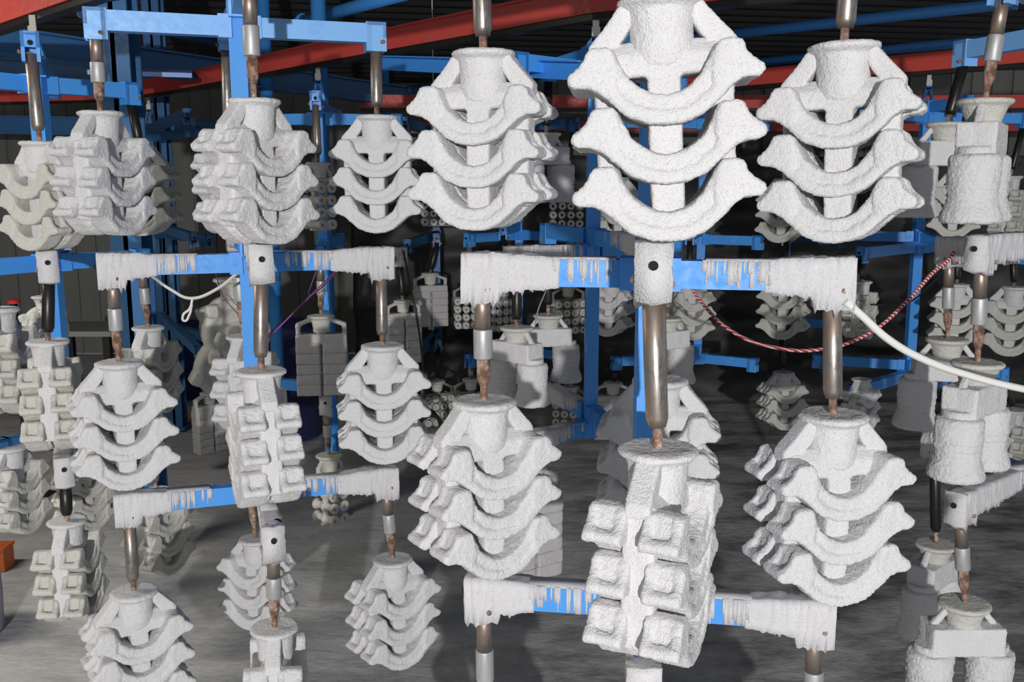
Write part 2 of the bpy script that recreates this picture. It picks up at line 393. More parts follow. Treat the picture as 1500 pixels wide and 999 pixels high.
def arch(seed, deep, amp=0.012):
    rnd = random.Random(seed); bm = bmesh.new()
    poly(bm, mirror(half_d if deep else half_n), -0.19, 0.19); poly(bm, mirror(cres), -0.1, 0.33)
    o, inn = band(half, 7, 0.125)
    full = [(x, z) for x, z in o] + [(x, z) for x, z in reversed(inn)]
    poly(bm, full, -0.235, 0.235); poly(bm, [(-x, z) for x, z in full], -0.235, 0.235)
    lug = [(.60, -.27), (.74, -.15), (.88, -.085), (1.03, -.075), (1.10, -.02), (1.085, .05), (.99, .11), (.91, .19), (.86, .31), (.80, .345), (.62, .34), (.56, .2), (.54, 0)]
    for s in (1, -1):
        L = [(s * x, z) for x, z in lug]
        q = .245 if deep else .24
        poly(bm, L, -q, -0.135); poly(bm, L, 0.135, q)
        poly(bm, [(s * x, z) for x, z in [(.92, -.08), (1.03, -.075), (1.10, -.02), (1.085, .05), (1.0, .08)]], -0.22, 0.22)
    bx(bm, -.17, .17, 0.1, 0.34, -.50, -.22)
    for vtx in bm.verts:
        vtx.co += 0.008 * Vector((rnd.uniform(-1, 1), rnd.uniform(-1, 1), rnd.uniform(-1, 1)))
    return shell(bm, 0.025, 'arch_casting', amp, seed, 4 if deep else 6)
ARCHES = {False: [arch(11, False), arch(12, False), arch(13, False)], True: [arch(14, True), arch(15, True)]}
bm = bmesh.new(); bx(bm, -.185, .185, -.31, .31, -2.60, -.96); frustum(bm, [(-.50, .70, .10), (-.66, .78, .26), (-.89, .78, .31)]); frustum(bm, [(-.58, .15, .18), (-.98, .185, .31)])
ME_SPRUE = shell(bm, 0.028, 'sprue', 0.010, 3, 4)
bm = bmesh.new(); bx(bm, .55, .80, -.2, .2, -2.42, -.62); ME_SIDE = shell(bm, 0.030, 'side_runner', 0.010, 6, 4)
bm = bmesh.new(); poly(bm, [(.34, -.04), (.47, -.08), (.85, -.52), (.85, -.68), (.50, -.64), (.52, -.53), (.36, -.30)], -.15, .15); ME_BRACE = shell(bm, 0.024, 'brace', 0.008, 4, 4)

def hang_arch(t, mt, rnd):
    obj('pouring_cup', ME_CUP, mt, t); obj('sprue', ME_SPRUE, mt, t)
    obj('brace', ME_BRACE, mt, t); obj('brace', ME_BRACE, mt, t, rot=(0, 0, PI))
    obj('side_runner', ME_SIDE, mt, t); obj('side_runner', ME_SIDE, mt, t, rot=(0, 0, PI))
    for k in range(3):
        z = -.93 - .665 * k
        for s in (0, 1):
            me = rnd.choice(ARCHES[mt is M['shell_warm']])
            obj('arch_casting', me, mt, t, (rnd.uniform(-.012, .012), (-.355 if s == 0 else .355), z + rnd.uniform(-.012, .012)), (0, rnd.uniform(-.015, .015), PI * s + rnd.uniform(-.03, .03)))

# type 2: two banded cylinders under a block
bm = bmesh.new(); lathe(bm, [(.30, .0), (.42, -.03), (.445, -.10), (.445, -.47), (.435, -.50), (.39, -.53), (.435, -.56), (.435, -.64), (.385, -.67), (.43, -.70), (.43, -.76), (.39, -.79), (.43, -.83), (.45, -.92), (.52, -1.12), (.535, -1.2), (.50, -1.25), (.3, -1.25)], 40)
ME_BODY = shell(bm, 0.026, 'body_casting', 0.017, 21, 2)
bm = bmesh.new(); bx(bm, -.74, .74, -.34, .34, -1.02, -.45); bx(bm, -.25, .25, -.25, .25, -.6, -.4)
for s in (1, -1): lathe(bm, [(.30, -1.15), (.33, -.98), (.33, -.9)], 24, (s * .62, 0, 0))
ME_BLOCK = shell(bm, 0.030, 'runner_block', 0.012, 22, 4)
bm = bmesh.new(); bar(bm, (.30, 0, -.05), (.66, 0, -.52), 0.13, 0.11); ME_BRACE2 = shell(bm, 0.024, 'brace', 0.008, 5, 3)
def hang_body(t, mt, rnd):
    obj('pouring_cup', ME_CUP2, mt, t); obj('runner_block', ME_BLOCK, mt, t)
    obj('brace', ME_BRACE2, mt, t); obj('brace', ME_BRACE2, mt, t, rot=(0, 0, PI))
    for s in (1, -1): obj('body_casting', ME_BODY, mt, t, (s * .62, 0, -1.02), (0, 0, rnd.uniform(0, 6)))

# type 3: rows of small eyelets on a plate
bm = bmesh.new(); R_ = 0.215
prof = [(0.07, -.30), (R_, -.30), (R_, -.22), (.14, -.18), (.14, .18), (R_, .22), (R_, .30), (0.07, .30)]
n_ = 14; rings = [[bm.verts.new((r * math.cos(2 * PI * i / n_), y, r * math.sin(2 * PI * i / n_))) for i in range(n_)] for r, y in prof]
for a, b in zip(rings, rings[1:] + rings[:1]):
    for i in range(n_): bm.faces.new((a[i], b[i], b[(i + 1) % n_], a[(i + 1) % n_]))
bmesh.ops.recalc_face_normals(bm, faces=bm.faces)
for f in bm.faces: f.smooth = True
ME_EYE = bpy.data.meshes.new('eyelet_casting'); bm.to_mesh(ME_EYE); bm.free()
def plate_mesh(name, wd, z0, z1, seed):
    bm = bmesh.new(); bx(bm, -wd / 2, wd / 2, -.13, .13, z0 - .14, z0); bx(bm, -.16, .16, -.18, .18, z0, -.5)
    nc = round(wd / .5)
    for c in range(nc): x = (c - (nc - 1) / 2) * .5; bx(bm, x - .09, x + .09, -.09, .09, z1, z0)
    bx(bm, -wd / 2 + .1, wd / 2 - .1, -.07, .07, z1, z1 + .1)
    # shoulder with two triangular windows
    for s in (1, -1):
        bar(bm, (s * .28, 0, -.10), (s * wd * .47, 0, -.44), .15, .12); bar(bm, (s * wd * .47, 0, -.38), (s * wd * .47, 0, z0 - .2), .15, .14)
    return shell(bm, 0.035, name, 0.012, seed, 3)
ME_PL4 = plate_mesh('tree_plate', 2.0, -.78, -2.75, 31); ME_PL2 = plate_mesh('tree_plate', 1.15, -.62, -2.75, 32)
def hang_eye(t, mt, rnd, cols=4, rows=4):
    obj('pouring_cup', ME_CUP2, mt, t)
    obj('tree_plate', ME_PL4 if cols == 4 else ME_PL2, mt, t)
    for r in range(rows):
        for c in range(cols):
            obj('eyelet_casting', ME_EYE, mt, t, ((c - (cols - 1) / 2) * .5, -.26, -1.02 - r * .49), (0, rnd.uniform(0, 6), rnd.uniform(-.05, .05)))
            if (c in (0, cols - 1)): obj('eyelet_casting', ME_EYE, mt, t, ((c - (cols - 1) / 2) * .5, .26, -1.02 - r * .49), (0, 0, PI))

# type 4: stacked rounded slabs in two columns
def slab_mesh(seed):
    bm = bmesh.new(); bx(bm, .05, .93, -.40, .40, -.195, .195); bx(bm, .0, .2, -.25, .25, -.08, .08)
    return shell(bm, 0.032, 'slab_casting', 0.013, seed, 12)
ME_SLAB = [slab_mesh(41), slab_mesh(42)]
bm = bmesh.new(); bx(bm, -.14, .14, -.2, .2, -3.2, -.5)
for s in (1, -1):
    bar(bm, (s * .25, 0, -.10), (s * .85, 0, -.34), .3, .13); bx(bm, min(s * .78, s * .93), max(s * .78, s * .93), -.15, .15, -.85, -.3)
bx(bm, -.93, .93, -.32, .32, -1.05, -.70)
ME_FRAME = shell(bm, 0.035, 'sprue_frame', 0.012, 43, 4)
def hang_slab(t, mt, rnd, tiers=5, pitch=.40):
    obj('pouring_cup', ME_CUP2, mt, t); fr = obj('sprue_frame', ME_FRAME, mt, t)
    fr.scale = (1, 1, 1)
    for k in range(tiers):
        for s in (0, 1): obj('slab_casting', rnd.choice(ME_SLAB), mt, t, (0, rnd.uniform(-.02, .02), -1.2 - k * pitch), (0, 0, PI * s + rnd.uniform(-.03, .03)), (1, 1, 1))

# type 5: big wheel halves
bm = bmesh.new()
ns = 40
def ringsec(bm, R, r, y, n=36, m=10, sz=1.0):
    rings = []
    for i in range(n):
        a = 2 * PI * i / n
        rings.append([bm.verts.new(((R + r * math.cos(2 * PI * j / m)) * math.cos(a), y + sz * r * math.sin(2 * PI * j / m), (R + r * math.cos(2 * PI * j / m)) * math.sin(a))) for j in range(m)])
    for i in range(n):
        A, B = rings[i], rings[(i + 1) % n]
        for j in range(m): bm.faces.new((A[j], B[j], B[(j + 1) % m], A[(j + 1) % m]))
ringsec(bm, .82, .17, 0, sz=1.2)
lathe(bm, [(.84, -.09), (.84, .09)], 36, mtx=Matrix.Rotation(PI / 2, 4, 'X')); lathe(bm, [(.30, -.30), (.34, .30)], 24, mtx=Matrix.Rotation(PI / 2, 4, 'X'))
for a in range(4):
    an = a * PI / 2 + PI / 4; bx(bm, -.16, .16, -.28, .12, -.16, .16, Matrix.Translation((.98 * math.cos(an), 0, .98 * math.sin(an))))
ME_WHEEL = shell(bm, 0.045, 'wheel_casting', 0.016, 51, 3)
bm = bmesh.new(); bx(bm, -.18, .18, -.18, .18, -3.0, -.5); ME_STEM = shell(bm, 0.04, 'sprue', 0.014, 52, 3)
def hang_wheel(t, mt, rnd):
    obj('pouring_cup', ME_CUP2, mt, t); obj('sprue', ME_STEM, mt, t)
    obj('wheel_casting', ME_WHEEL, mt, t, (0, -.42, -1.55)); obj('wheel_casting', ME_WHEEL, mt, t, (.1, .42, -1.5), (0, .3, PI)); obj('wheel_casting', ME_WHEEL, mt, t, (-.25, -.2, -2.55), (.25, .5, .2))
KIND = {'arch': (hang_arch, 'arch_cluster'), 'body': (hang_body, 'cylinder_cluster'), 'eye': (hang_eye, 'eyelet_cluster'), 'slab': (hang_slab, 'slab_cluster'), 'wheel': (hang_wheel, 'wheel_cluster')}

# ------------------------------------------------------------------ hanger tubes
def hanger(top, bot, style, label, parent_name='hanger_tube'):
    """steel tube from the arm socket (top) down to the rod entering the cup (bot)"""
    L = top.z - bot.z; t = empty(parent_name, top); tag(t, label, 'hanger', 'steel hanger tubes')
    lean = Vector((bot.x - top.x, bot.y - top.y, 0))
    t.rotation_euler = (math.atan2(lean.y, L), -math.atan2(lean.x, L), 0) if lean.length > 1e-5 else (0, 0, 0)
    L = math.sqrt(L * L + lean.length_squared)
    R = 0.0142
    def part(nm, prof, mt):
        bm = bmesh.new(); lathe(bm, prof, 18)
        for f in bm.faces: f.smooth = len(f.verts) == 4
        me = bpy.data.meshes.new(nm); bm.to_mesh(me); bm.free(); me.shade_auto_smooth = None if False else 0
        return obj(nm, me, M[mt], t)
    def P(nm, prof, mt):
        bm = bmesh.new(); lathe(bm, prof, 18); 
        for f in bm.faces: f.smooth = len(f.verts) == 4
        for e in bm.edges:
            if len(e.link_faces) == 2 and e.calc_face_angle(0) > 0.6: e.smooth = False
        return obj(nm, bm, M[mt], t)
    if style == 'plain' or style == 'dark':
        mt = 'steel' if style == 'plain' else 'dark_steel'
        b = -L * 0.86
        P('tube', [(R, 0.01), (R, -L * .34), (R * 1.03, -L * .345), (R * 1.03, b + .012), (R * .8, b), (R * .5, b)], mt)
        P('rod', [(R * .45, b), (R * .45, -L - 0.012)], 'rust')
    else:
        P('tube', [(R * .95, 0.01), (R * .95, -L * .36)], 'steel')
        P('sleeve', [(R * 1.08, -L * .34), (R * 1.12, -L * .35), (R * 1.12, -L * .60), (R * 1.05, -L * .61)], 'zinc')
        P('lower_tube', [(R * .78, -L * .60), (R * .78, -L * .79), (R * .55, -L * .84), (R * .5, -L * .86)], 'rust')
        P('rod', [(R * .42, -L * .85), (R * .42, -L - 0.012)], 'rust')

# ------------------------------------------------------------------ racks
def crust(L, h, wd, cover, seed, thick=0.0075):
    """dried slurry crust along the outer part of an arm lying on +x, with drips on both sides"""
    rnd = random.Random(seed); bm = bmesh.new()
    x0 = L * (1 - cover); x1 = L + 0.030
    n = max(14, int((x1 - x0) / 0.0034)); rings = []
    pr = [(-1, -1), (-1, -.6), (-1, -.2), (-1, .2), (-1, .6), (-1, 1), (-.5, 1), (0, 1), (.5, 1), (1, 1), (1, .6), (1, .2), (1, -.2), (1, -.6), (1, -1), (0, -1)]
    for i in range(n + 1):
        x = x0 + (x1 - x0) * i / n
        t_ = min(1, i / n * 2.0); ring = []
        for a, b in pr:
            th = thick * (0.25 + 0.75 * t_)
            rid = noise.noise(Vector((x * 170, a * 5 + seed, b * .8))) ; lump = noise.noise(Vector((x * 38, a * 3 + seed, b * 3)))
            y = a * (wd / 2 + th * (1 + .6 * rid + .5 * lump)); z = b * (h / 2 + th * (1.1 + .25 * rid + .7 * lump))
            if b == -1 and x > L - .03: z -= .018
            if b == -1: z -= max(0, noise.noise(Vector((x * 150, a + seed, 0)))) * 0.024 * t_
            ring.append(bm.verts.new((x, y, z)))
        rings.append(ring)
    k = len(pr)
    for a, b in zip(rings, rings[1:]):
        for i in range(k): bm.faces.new((a[i], b[i], b[(i + 1) % k], a[(i + 1) % k]))
    bm.faces.new(rings[0]); bm.faces.new(rings[-1][::-1])
    for i in range(26):        # runs of slurry on the bare paint beside the crust
        x = x0 - abs(rnd.gauss(0, .055)) + 0.012
        if x < 0.03: continue
        l = rnd.uniform(.35, 1.0) * h; wq = rnd.choice((.001, .0015, .002, .003, .0055))
        for s in (-1, 1):
            ys = sorted((s * (wd / 2 - .001), s * (wd / 2 + rnd.uniform(.0015, .003))))
            bx(bm, x - wq, x + wq, ys[0], ys[1], h / 2 - l, h / 2 + .002)
    bx(bm, max(.03, x0 - .09), x0 + .01, -wd / 2, wd / 2, h / 2 - .001, h / 2 + .003)
    bmesh.ops.recalc_face_normals(bm, faces=bm.faces)
    for f in bm.faces: f.smooth = True
    return bm

def rack(center, ends, levels, label, mats=('blue_light', 'blue', 'blue'), crusts=None, beam=(0.036, 0.044), post=0.040, ztop=ZR, zbot=None, stop=None, shellmat='shell', seed=1, hook=True):
    c = W(center[0], 385, center[1])
    t = empty('drying_rack', (c.x, c.y, 0)); tag(t, label, 'rack', 'hanging drying racks')
    zb = levels[-1] - .03 if zbot is None else zbot
    bm = bmesh.new(); bx(bm, -post / 2, post / 2, -post / 2, post / 2, zb, levels[0] + .06); obj('post', bm, M[mats[1]], t)
    # top disc, shackle and chain up to the rail
    zt = levels[0] + .06
    bm = bmesh.new(); lathe(bm, [(.028, zt), (.032, zt + .003), (.032, zt + .009), (.028, zt + .012)], 20); obj('swivel_disc', bm, M[mats[0]], t)
    if hook:
        bm = bmesh.new(); z2 = min(zt + .09, ztop - .05)
        for s in (-1, 1): bar(bm, (s * .022, 0, zt + .01), (s * .006, 0, z2), .012, .012)
        bx(bm, -.010, .010, -.006, .006, z2 - .01, z2 + .012); obj('shackle', bm, M[mats[1]], t)
        bm = bmesh.new(); bx(bm, -.009, .009, -.003, .003, z2, ztop + .01); bx(bm, -.012, .012, -.008, -.003, z2 + .005, z2 + .03)
        obj('hook_link', bm, M['chain'], t)
    out = {}
    for li, z in enumerate(levels):
        for en, (px, Y) in ends.items():
            e = W(px, 385, Y); d = Vector((e.x - c.x, e.y - c.y, 0)); L = d.length; a = math.atan2(d.y, d.x)
            zz = z + (beam[1] if en in 'FBN' else 0)
            out[(li, en)] = Vector((e.x, e.y, zz - beam[1] / 2 - .012))
            wd, h = beam
            mt = M[mats[li]]
            bm = bmesh.new(); bx(bm, post * .45, L - .015, -wd / 2, wd / 2, -h / 2, h / 2)
            bx(bm, post * .45, post * .45 + .03, -wd / 2 - .006, wd / 2 + .006, -h / 2 - .004, h / 2 + .004)
            arm = obj('arm', bm, mt, t, (0, 0, zz), (0, 0, a))
            bm = bmesh.new()
            for s in (-1, 1): bx(bm, L - .024, L + .022, s * .016 - .004, s * .016 + .004, -h / 2 - .02, h / 2 + .004)
            bx(bm, L - .026, L - .014, -.02, .02, -h / 2 - .02, h / 2 + .004); bx(bm, L - .024, L + .022, -.02, .02, h / 2 - .004, h / 2 + .004)
            bx(bm, L + .014, L + .022, -.02, .02, -h / 2 + .012, h / 2)
            so = obj('socket', bm, mt, arm)
            bm = bmesh.new(); lathe(bm, [(.0045, -.03), (.0045, .03)], 8, mtx=Matrix.Translation((L, 0, -h / 2 - .002)) @ Matrix.Rotation(math.radians(80), 4, 'X') @ Matrix.Rotation(.5, 4, 'Y')); obj('locking_pin', bm, M['rust'], arm)
            bm = bmesh.new(); lathe(bm, [(.006, 0), (.006, .004)], 10, mtx=Matrix.Translation((L + .034, 0, 0)) @ Matrix.Rotation(PI / 2, 4, 'Y')); 
            hole = obj('pin_hole_shade', bm, M['black'], arm)  # solid black disc, painted for the shade inside a hole
            cv = (crusts or {}).get((li, en))
            if cv:
                cr = obj('slurry_crust', crust(L, h, wd, cv, seed * 31 + li * 7 + len(out), 0.0075 if en in 'LR' else 0.0045), M['crust'], arm)
                cr['kind'] = 'stuff'; cr['label'] = 'lumpy dried white slurry crust with drips'
            else:
                hole.location.x = -.011
    return t, out

CR = {(li, e): cv for li in (1, 2) for e, cv in (('L', .32), ('F', .22), ('R', .40), ('B', .4))}
rA, A = rack((366, 2.30), {'L': (163, 2.20), 'F': (382, 1.88), 'R': (558, 2.40), 'B': (346, 2.72)}, (1.900, 1.357, .785),
             'blue drying rack left of centre with pale blue top arms', crusts=CR, seed=1)
CRB = {(1, 'L'): .47, (1, 'R'): .37, (1, 'F'): .22, (1, 'B'): .4, (2, 'L'): .33, (2, 'R'): .40, (2, 'F'): .25, (2, 'B'): .4}
rB, B = rack((953, 1.52), {'L': (706, 1.56), 'F': (957, 1.19), 'R': (1222, 1.47), 'B': (962, 1.86)}, (1.955, 1.405, .85),
             'nearest blue drying rack, its slurry crusted arms crossing the centre', crusts=CRB, seed=2)
rC, Cc = rack((76, 2.8), {'L': (-25, 2.62), 'F': (70, 2.30), 'R': (207, 3.0), 'B': (98, 3.3)}, (1.82, 1.315, .805),
              'blue drying rack at the left edge hung from red rail', mats=('blue', 'blue', 'blue_dark'), crusts={(1, 'F'): .2, (2, 'F'): .25}, seed=3, shellmat='shell_warm')
rE, E = rack((868, 2.82), {'L': (757, 2.62), 'B': (802, 3.15), 'F': (944, 2.46), 'R': (985, 3.02)}, (1.86, 1.345, .815),
             'blue drying rack in middle distance behind the nearest rack', mats=('blue', 'blue', 'blue'), crusts={(1, 'L'): .5, (2, 'L'): .5, (2, 'B'): .55, (1, 'F'): .3}, seed=4)
rF, Ff = rack((1560, 2.25), {'N': (1437, 1.97), 'L': (1390, 2.62), 'R': (1690, 2.5)}, (1.89, 1.37, .825),
              'blue drying rack cut by the right edge of the photo', crusts={(1, 'N'): .75, (1, 'L'): .6, (2, 'N'): .6, (2, 'L'): .3}, seed=5, shellmat='shell')
rD, D = rack((475, 4.0), {'F': (470, 3.55), 'L': (375, 4.1), 'R': (585, 4.1), 'B': (500, 4.5)}, (1.80, 1.24, .68),
             'blue drying rack far behind the left rack hung from red rail', mats=('blue', 'blue', 'blue'), crusts={(1, 'R'): .5, (2, 'F'): .3}, seed=6, shellmat='shell_grey')
rG, G = rack((1342, 4.25), {'L': (1262, 3.9), 'B': (1205, 4.4), 'F': (1400, 3.95), 'R': (1482, 4.3)}, (1.82, 1.262, .685),
             'blue drying rack behind the red rope at right', mats=('blue', 'blue', 'blue'), crusts={(1, 'R'): .3}, seed=7, shellmat='shell_grey')
rH, H = rack((1025, 4.7), {'R': (1110, 4.55), 'L': (905, 4.6), 'F': (1010, 4.25)}, (1.82, 1.27, .68),
             'far blue drying rack right of the nearest rack post', mats=('blue', 'blue', 'blue'), seed=8)
rI, I = rack((760, 4.9), {'L': (688, 4.6), 'R': (838, 4.65), 'F': (738, 4.5)}, (1.82, 1.28, .69),
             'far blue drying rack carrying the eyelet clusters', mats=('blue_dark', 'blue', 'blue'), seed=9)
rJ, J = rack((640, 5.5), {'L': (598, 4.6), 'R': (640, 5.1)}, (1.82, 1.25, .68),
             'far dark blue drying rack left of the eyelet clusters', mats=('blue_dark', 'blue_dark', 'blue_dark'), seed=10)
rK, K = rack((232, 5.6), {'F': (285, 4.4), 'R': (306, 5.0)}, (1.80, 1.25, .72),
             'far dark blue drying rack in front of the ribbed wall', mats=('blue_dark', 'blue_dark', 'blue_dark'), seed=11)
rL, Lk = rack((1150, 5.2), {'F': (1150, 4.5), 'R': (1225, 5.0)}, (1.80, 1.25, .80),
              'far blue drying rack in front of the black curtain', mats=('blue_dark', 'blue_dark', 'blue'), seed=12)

# ------------------------------------------------------------------ clusters
GROUPS = {'arch': 'arch casting shell clusters', 'body': 'banded cylinder shell clusters', 'eye': 'eyelet shell clusters', 'slab': 'stacked slab shell clusters', 'wheel': 'wheel shell clusters'}
WORD = {'arch': 'ceramic arch-bracket cluster', 'body': 'ceramic banded-cylinder cluster', 'eye': 'ceramic eyelet cluster', 'slab': 'ceramic slab-stack cluster', 'wheel': 'ceramic wheel cluster'}
CN = [0]
def hang(kind, sock, px, py, wpx, yaw, where, style='coupling', mt='shell', roll=0, dY=0, colour=None, D=None, **kw):
    CN[0] += 1
    rnd = random.Random(CN[0])
    p = W(px, py, sock.y + dY)
    if D is None: D = wpx * axis_depth(p) / F
    az = math.atan2(p.x, p.y)
    fn, nm = KIND[kind]
    t = empty(nm, p, (0, math.radians(roll), math.radians(yaw) - az), (D, D, D))
    col = colour or {'shell': 'white', 'shell_grey': 'grey', 'shell_warm': 'cream', 'shell_far': 'dark grey'}[mt]
    tag(t, f'{col} {WORD[kind]}, {where}', 'casting mold', GROUPS[kind])
    fn(t, M[mt], rnd, **kw)
    hanger(sock, p, style, f'hanger tube of {kind if kind != "body" else "cylinder"} cluster, {where}')
    return t

# left-of-centre rack
hang('arch', A[0, 'L'], 147, 164, 64, 52, 'top left arm of left-of-centre rack')
hang('arch', A[0, 'F'], 372, 146, 75, 42, 'top front arm of left-of-centre rack')
hang('arch', A[0, 'R'], 552, 170, 60, -8, 'top right arm of left-of-centre rack', 'plain')
hang('arch', A[0, 'B'], 335, 195, 52, 60, 'top rear arm of left-of-centre rack', 'plain')
hang('arch', A[1, 'L'], 174, 530, 66, 8, 'middle left arm of left-of-centre rack')
hang('arch', A[1, 'F'], 382, 542, 72, 100, 'middle front arm of left-of-centre rack', 'plain')
hang('arch', A[1, 'R'], 560, 505, 61, 3, 'middle right arm of left-of-centre rack', 'plain')
hang('arch', A[1, 'B'], 357, 492, 50, 65, 'middle rear arm of left-of-centre rack')
hang('arch', A[2, 'L'], 196, 865, 66, 12, 'bottom left arm of left-of-centre rack', 'plain')
hang('arch', A[2, 'F'], 402, 918, 68, 85, 'bottom front arm of left-of-centre rack')
hang('arch', A[2, 'R'], 575, 818, 57, 32, 'bottom right arm of left-of-centre rack')
hang('arch', A[2, 'B'], 374, 788, 47, -38, 'bottom rear arm of left-of-centre rack')
# nearest rack
hang('arch', B[0, 'L'], 708, 76, 92, -19, 'top left arm of nearest rack', 'plain')
hang('arch', B[0, 'F'], 967, -2, 125, 2, 'largest of all, top front arm of nearest rack', 'plain', roll=-3.5)
hang('arch', B[0, 'R'], 1236, 66, 102, -9, 'top right arm of nearest rack', 'plain', roll=-2)
hang('arch', B[1, 'L'], 709, 586, 92, 32, 'middle left arm of nearest rack')
hang('arch', B[1, 'F'], 964, 656, 114, 74, 'seen end-on, middle front arm of nearest rack', 'plain')
hang('arch', B[1, 'R'], 1220, 606, 98, 32, 'middle right arm of nearest rack', 'plain')
hang('arch', B[1, 'B'], 967, 555, 80, 0, 'middle rear arm of nearest rack', 'plain')
hang('arch', B[2, 'L'], 712, 1062, 100, 15, 'low left arm of nearest rack, below the photo edge')
hang('arch', B[2, 'R'], 1192, 1085, 100, -15, 'low right arm of nearest rack, below the photo edge')
# left edge rack
hang('arch', Cc[0, 'F'], 58, 208, 56, -52, 'top front arm of left edge rack', 'plain', 'shell_warm')
hang('arch', Cc[0, 'R'], 205, 215, 46, -22, 'top right arm of left edge rack', 'dark', 'shell_warm')
hang('arch', Cc[1, 'F'], 70, 499, 58, 82, 'middle front arm of left edge rack', 'dark', 'shell_warm')
hang('arch', Cc[1, 'R'], 217, 479, 45, 62, 'middle right arm of left edge rack', 'coupling', 'shell_warm')
hang('arch', Cc[1, 'L'], -2, 452, 56, 70, 'middle outer arm of left edge rack, cut by photo edge', 'coupling', 'shell_warm')
hang('wheel', Cc[1, 'B'], 62, 434, 30, 25, 'middle rear arm of left edge rack', 'dark', 'shell_warm')
hang('arch', Cc[2, 'F'], 98, 762, 54, 70, 'bottom front arm of left edge rack', 'dark', 'shell_warm')
hang('arch', Cc[2, 'R'], 228, 718, 45, 48, 'bottom right arm of left edge rack', 'plain', 'shell_warm')
hang('arch', Cc[2, 'L'], 14, 655, 46, 52, 'bottom outer arm of left edge rack, cut by photo edge', 'plain', 'shell_warm')
hang('arch', Cc[2, 'B'], 118, 672, 38, 40, 'bottom rear arm of left edge rack', 'dark', 'shell_warm')
# right edge rack
hang('body', Ff[0, 'N'], 1443, 146, 78, 82, 'top near arm of right edge rack')
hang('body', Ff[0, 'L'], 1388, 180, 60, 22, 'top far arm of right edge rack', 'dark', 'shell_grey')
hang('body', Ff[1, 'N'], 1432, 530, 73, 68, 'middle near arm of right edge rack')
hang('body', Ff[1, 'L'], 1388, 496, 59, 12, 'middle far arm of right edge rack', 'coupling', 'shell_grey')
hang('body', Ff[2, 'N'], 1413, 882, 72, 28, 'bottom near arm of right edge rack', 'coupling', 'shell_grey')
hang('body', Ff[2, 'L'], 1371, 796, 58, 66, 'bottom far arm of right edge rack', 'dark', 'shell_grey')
# middle distance rack
hang('body', E[1, 'L'], 757, 479, 49, -42, 'middle near left arm of middle distance rack', 'dark')
hang('body', E[1, 'B'], 803, 461, 44, 12, 'middle rear arm of middle distance rack', 'dark')
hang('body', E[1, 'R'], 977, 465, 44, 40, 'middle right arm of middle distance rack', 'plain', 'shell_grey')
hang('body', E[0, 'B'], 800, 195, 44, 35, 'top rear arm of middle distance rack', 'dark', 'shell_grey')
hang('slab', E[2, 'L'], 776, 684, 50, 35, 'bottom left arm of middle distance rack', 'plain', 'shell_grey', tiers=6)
# rack behind the left rack
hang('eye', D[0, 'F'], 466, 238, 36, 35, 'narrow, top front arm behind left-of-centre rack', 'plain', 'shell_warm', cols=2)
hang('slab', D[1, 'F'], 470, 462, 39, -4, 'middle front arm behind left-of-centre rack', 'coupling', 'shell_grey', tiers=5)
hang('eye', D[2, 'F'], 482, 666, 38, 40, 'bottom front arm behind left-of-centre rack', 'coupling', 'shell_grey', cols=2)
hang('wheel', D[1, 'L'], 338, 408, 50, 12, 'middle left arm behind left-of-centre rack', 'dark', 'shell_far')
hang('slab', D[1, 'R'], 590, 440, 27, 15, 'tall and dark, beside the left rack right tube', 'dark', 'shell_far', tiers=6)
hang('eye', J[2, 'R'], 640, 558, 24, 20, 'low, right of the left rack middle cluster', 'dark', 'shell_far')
# far clusters
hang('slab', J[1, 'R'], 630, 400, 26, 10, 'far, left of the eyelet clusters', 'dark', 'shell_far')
hang('eye', I[1, 'L'], 688, 416, 24, 4, 'middle left arm of far eyelet rack', 'plain', 'shell_warm')
hang('eye', I[1, 'F'], 738, 419, 24, 38, 'middle front arm of far eyelet rack', 'dark', 'shell_warm')
hang('eye', I[1, 'R'], 832, 418, 26, 24, 'middle right arm of far eyelet rack', 'dark', 'shell_warm')
hang('eye', I[0, 'R'], 830, 262, 26, 2, 'top right arm of far eyelet rack', 'dark', 'shell_warm')
hang('eye', I[2, 'L'], 690, 555, 25, 4, 'bottom left arm of far eyelet rack', 'plain', 'shell_grey')
hang('eye', I[2, 'R'], 836, 566, 26, -10, 'bottom right arm of far eyelet rack', 'dark', 'shell_warm')
hang('eye', I[0, 'L'], 640, 262, 25, 4, 'top left arm of far eyelet rack', 'dark', 'shell_warm', dY=0.0)
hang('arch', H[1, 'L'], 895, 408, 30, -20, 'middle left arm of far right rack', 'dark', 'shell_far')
hang('arch', H[1, 'F'], 1010, 408, 32, 30, 'middle front arm of far right rack', 'dark', 'shell_warm')
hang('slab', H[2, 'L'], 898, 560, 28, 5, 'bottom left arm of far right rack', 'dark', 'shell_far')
hang('arch', H[0, 'L'], 905, 260, 32, 10, 'top left arm of far right rack', 'dark', 'shell_warm')
hang('arch', Lk[1, 'F'], 1150, 404, 33, -12, 'middle arm of rack before black curtain', 'dark', 'shell_warm')
hang('arch', Lk[2, 'F'], 1148, 545, 30, 28, 'bottom arm of rack before black curtain', 'dark', 'shell_warm')
hang('arch', Lk[0, 'F'], 1150, 262, 33, -18, 'top arm of rack before black curtain', 'dark', 'shell_warm')
hang('arch', G[1, 'L'], 1262, 412, 30, 75, 'middle left arm of rack behind the red rope', 'dark', 'shell_warm')
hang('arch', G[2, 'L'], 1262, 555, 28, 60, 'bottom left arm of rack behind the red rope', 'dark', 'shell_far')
hang('arch', G[1, 'F'], 1402, 416, 33, 6, 'middle front arm of rack behind the red rope', 'dark', 'shell_warm')
hang('arch', G[1, 'R'], 1486, 420, 36, -6, 'middle right arm of rack behind the red rope', 'dark', 'shell_warm')
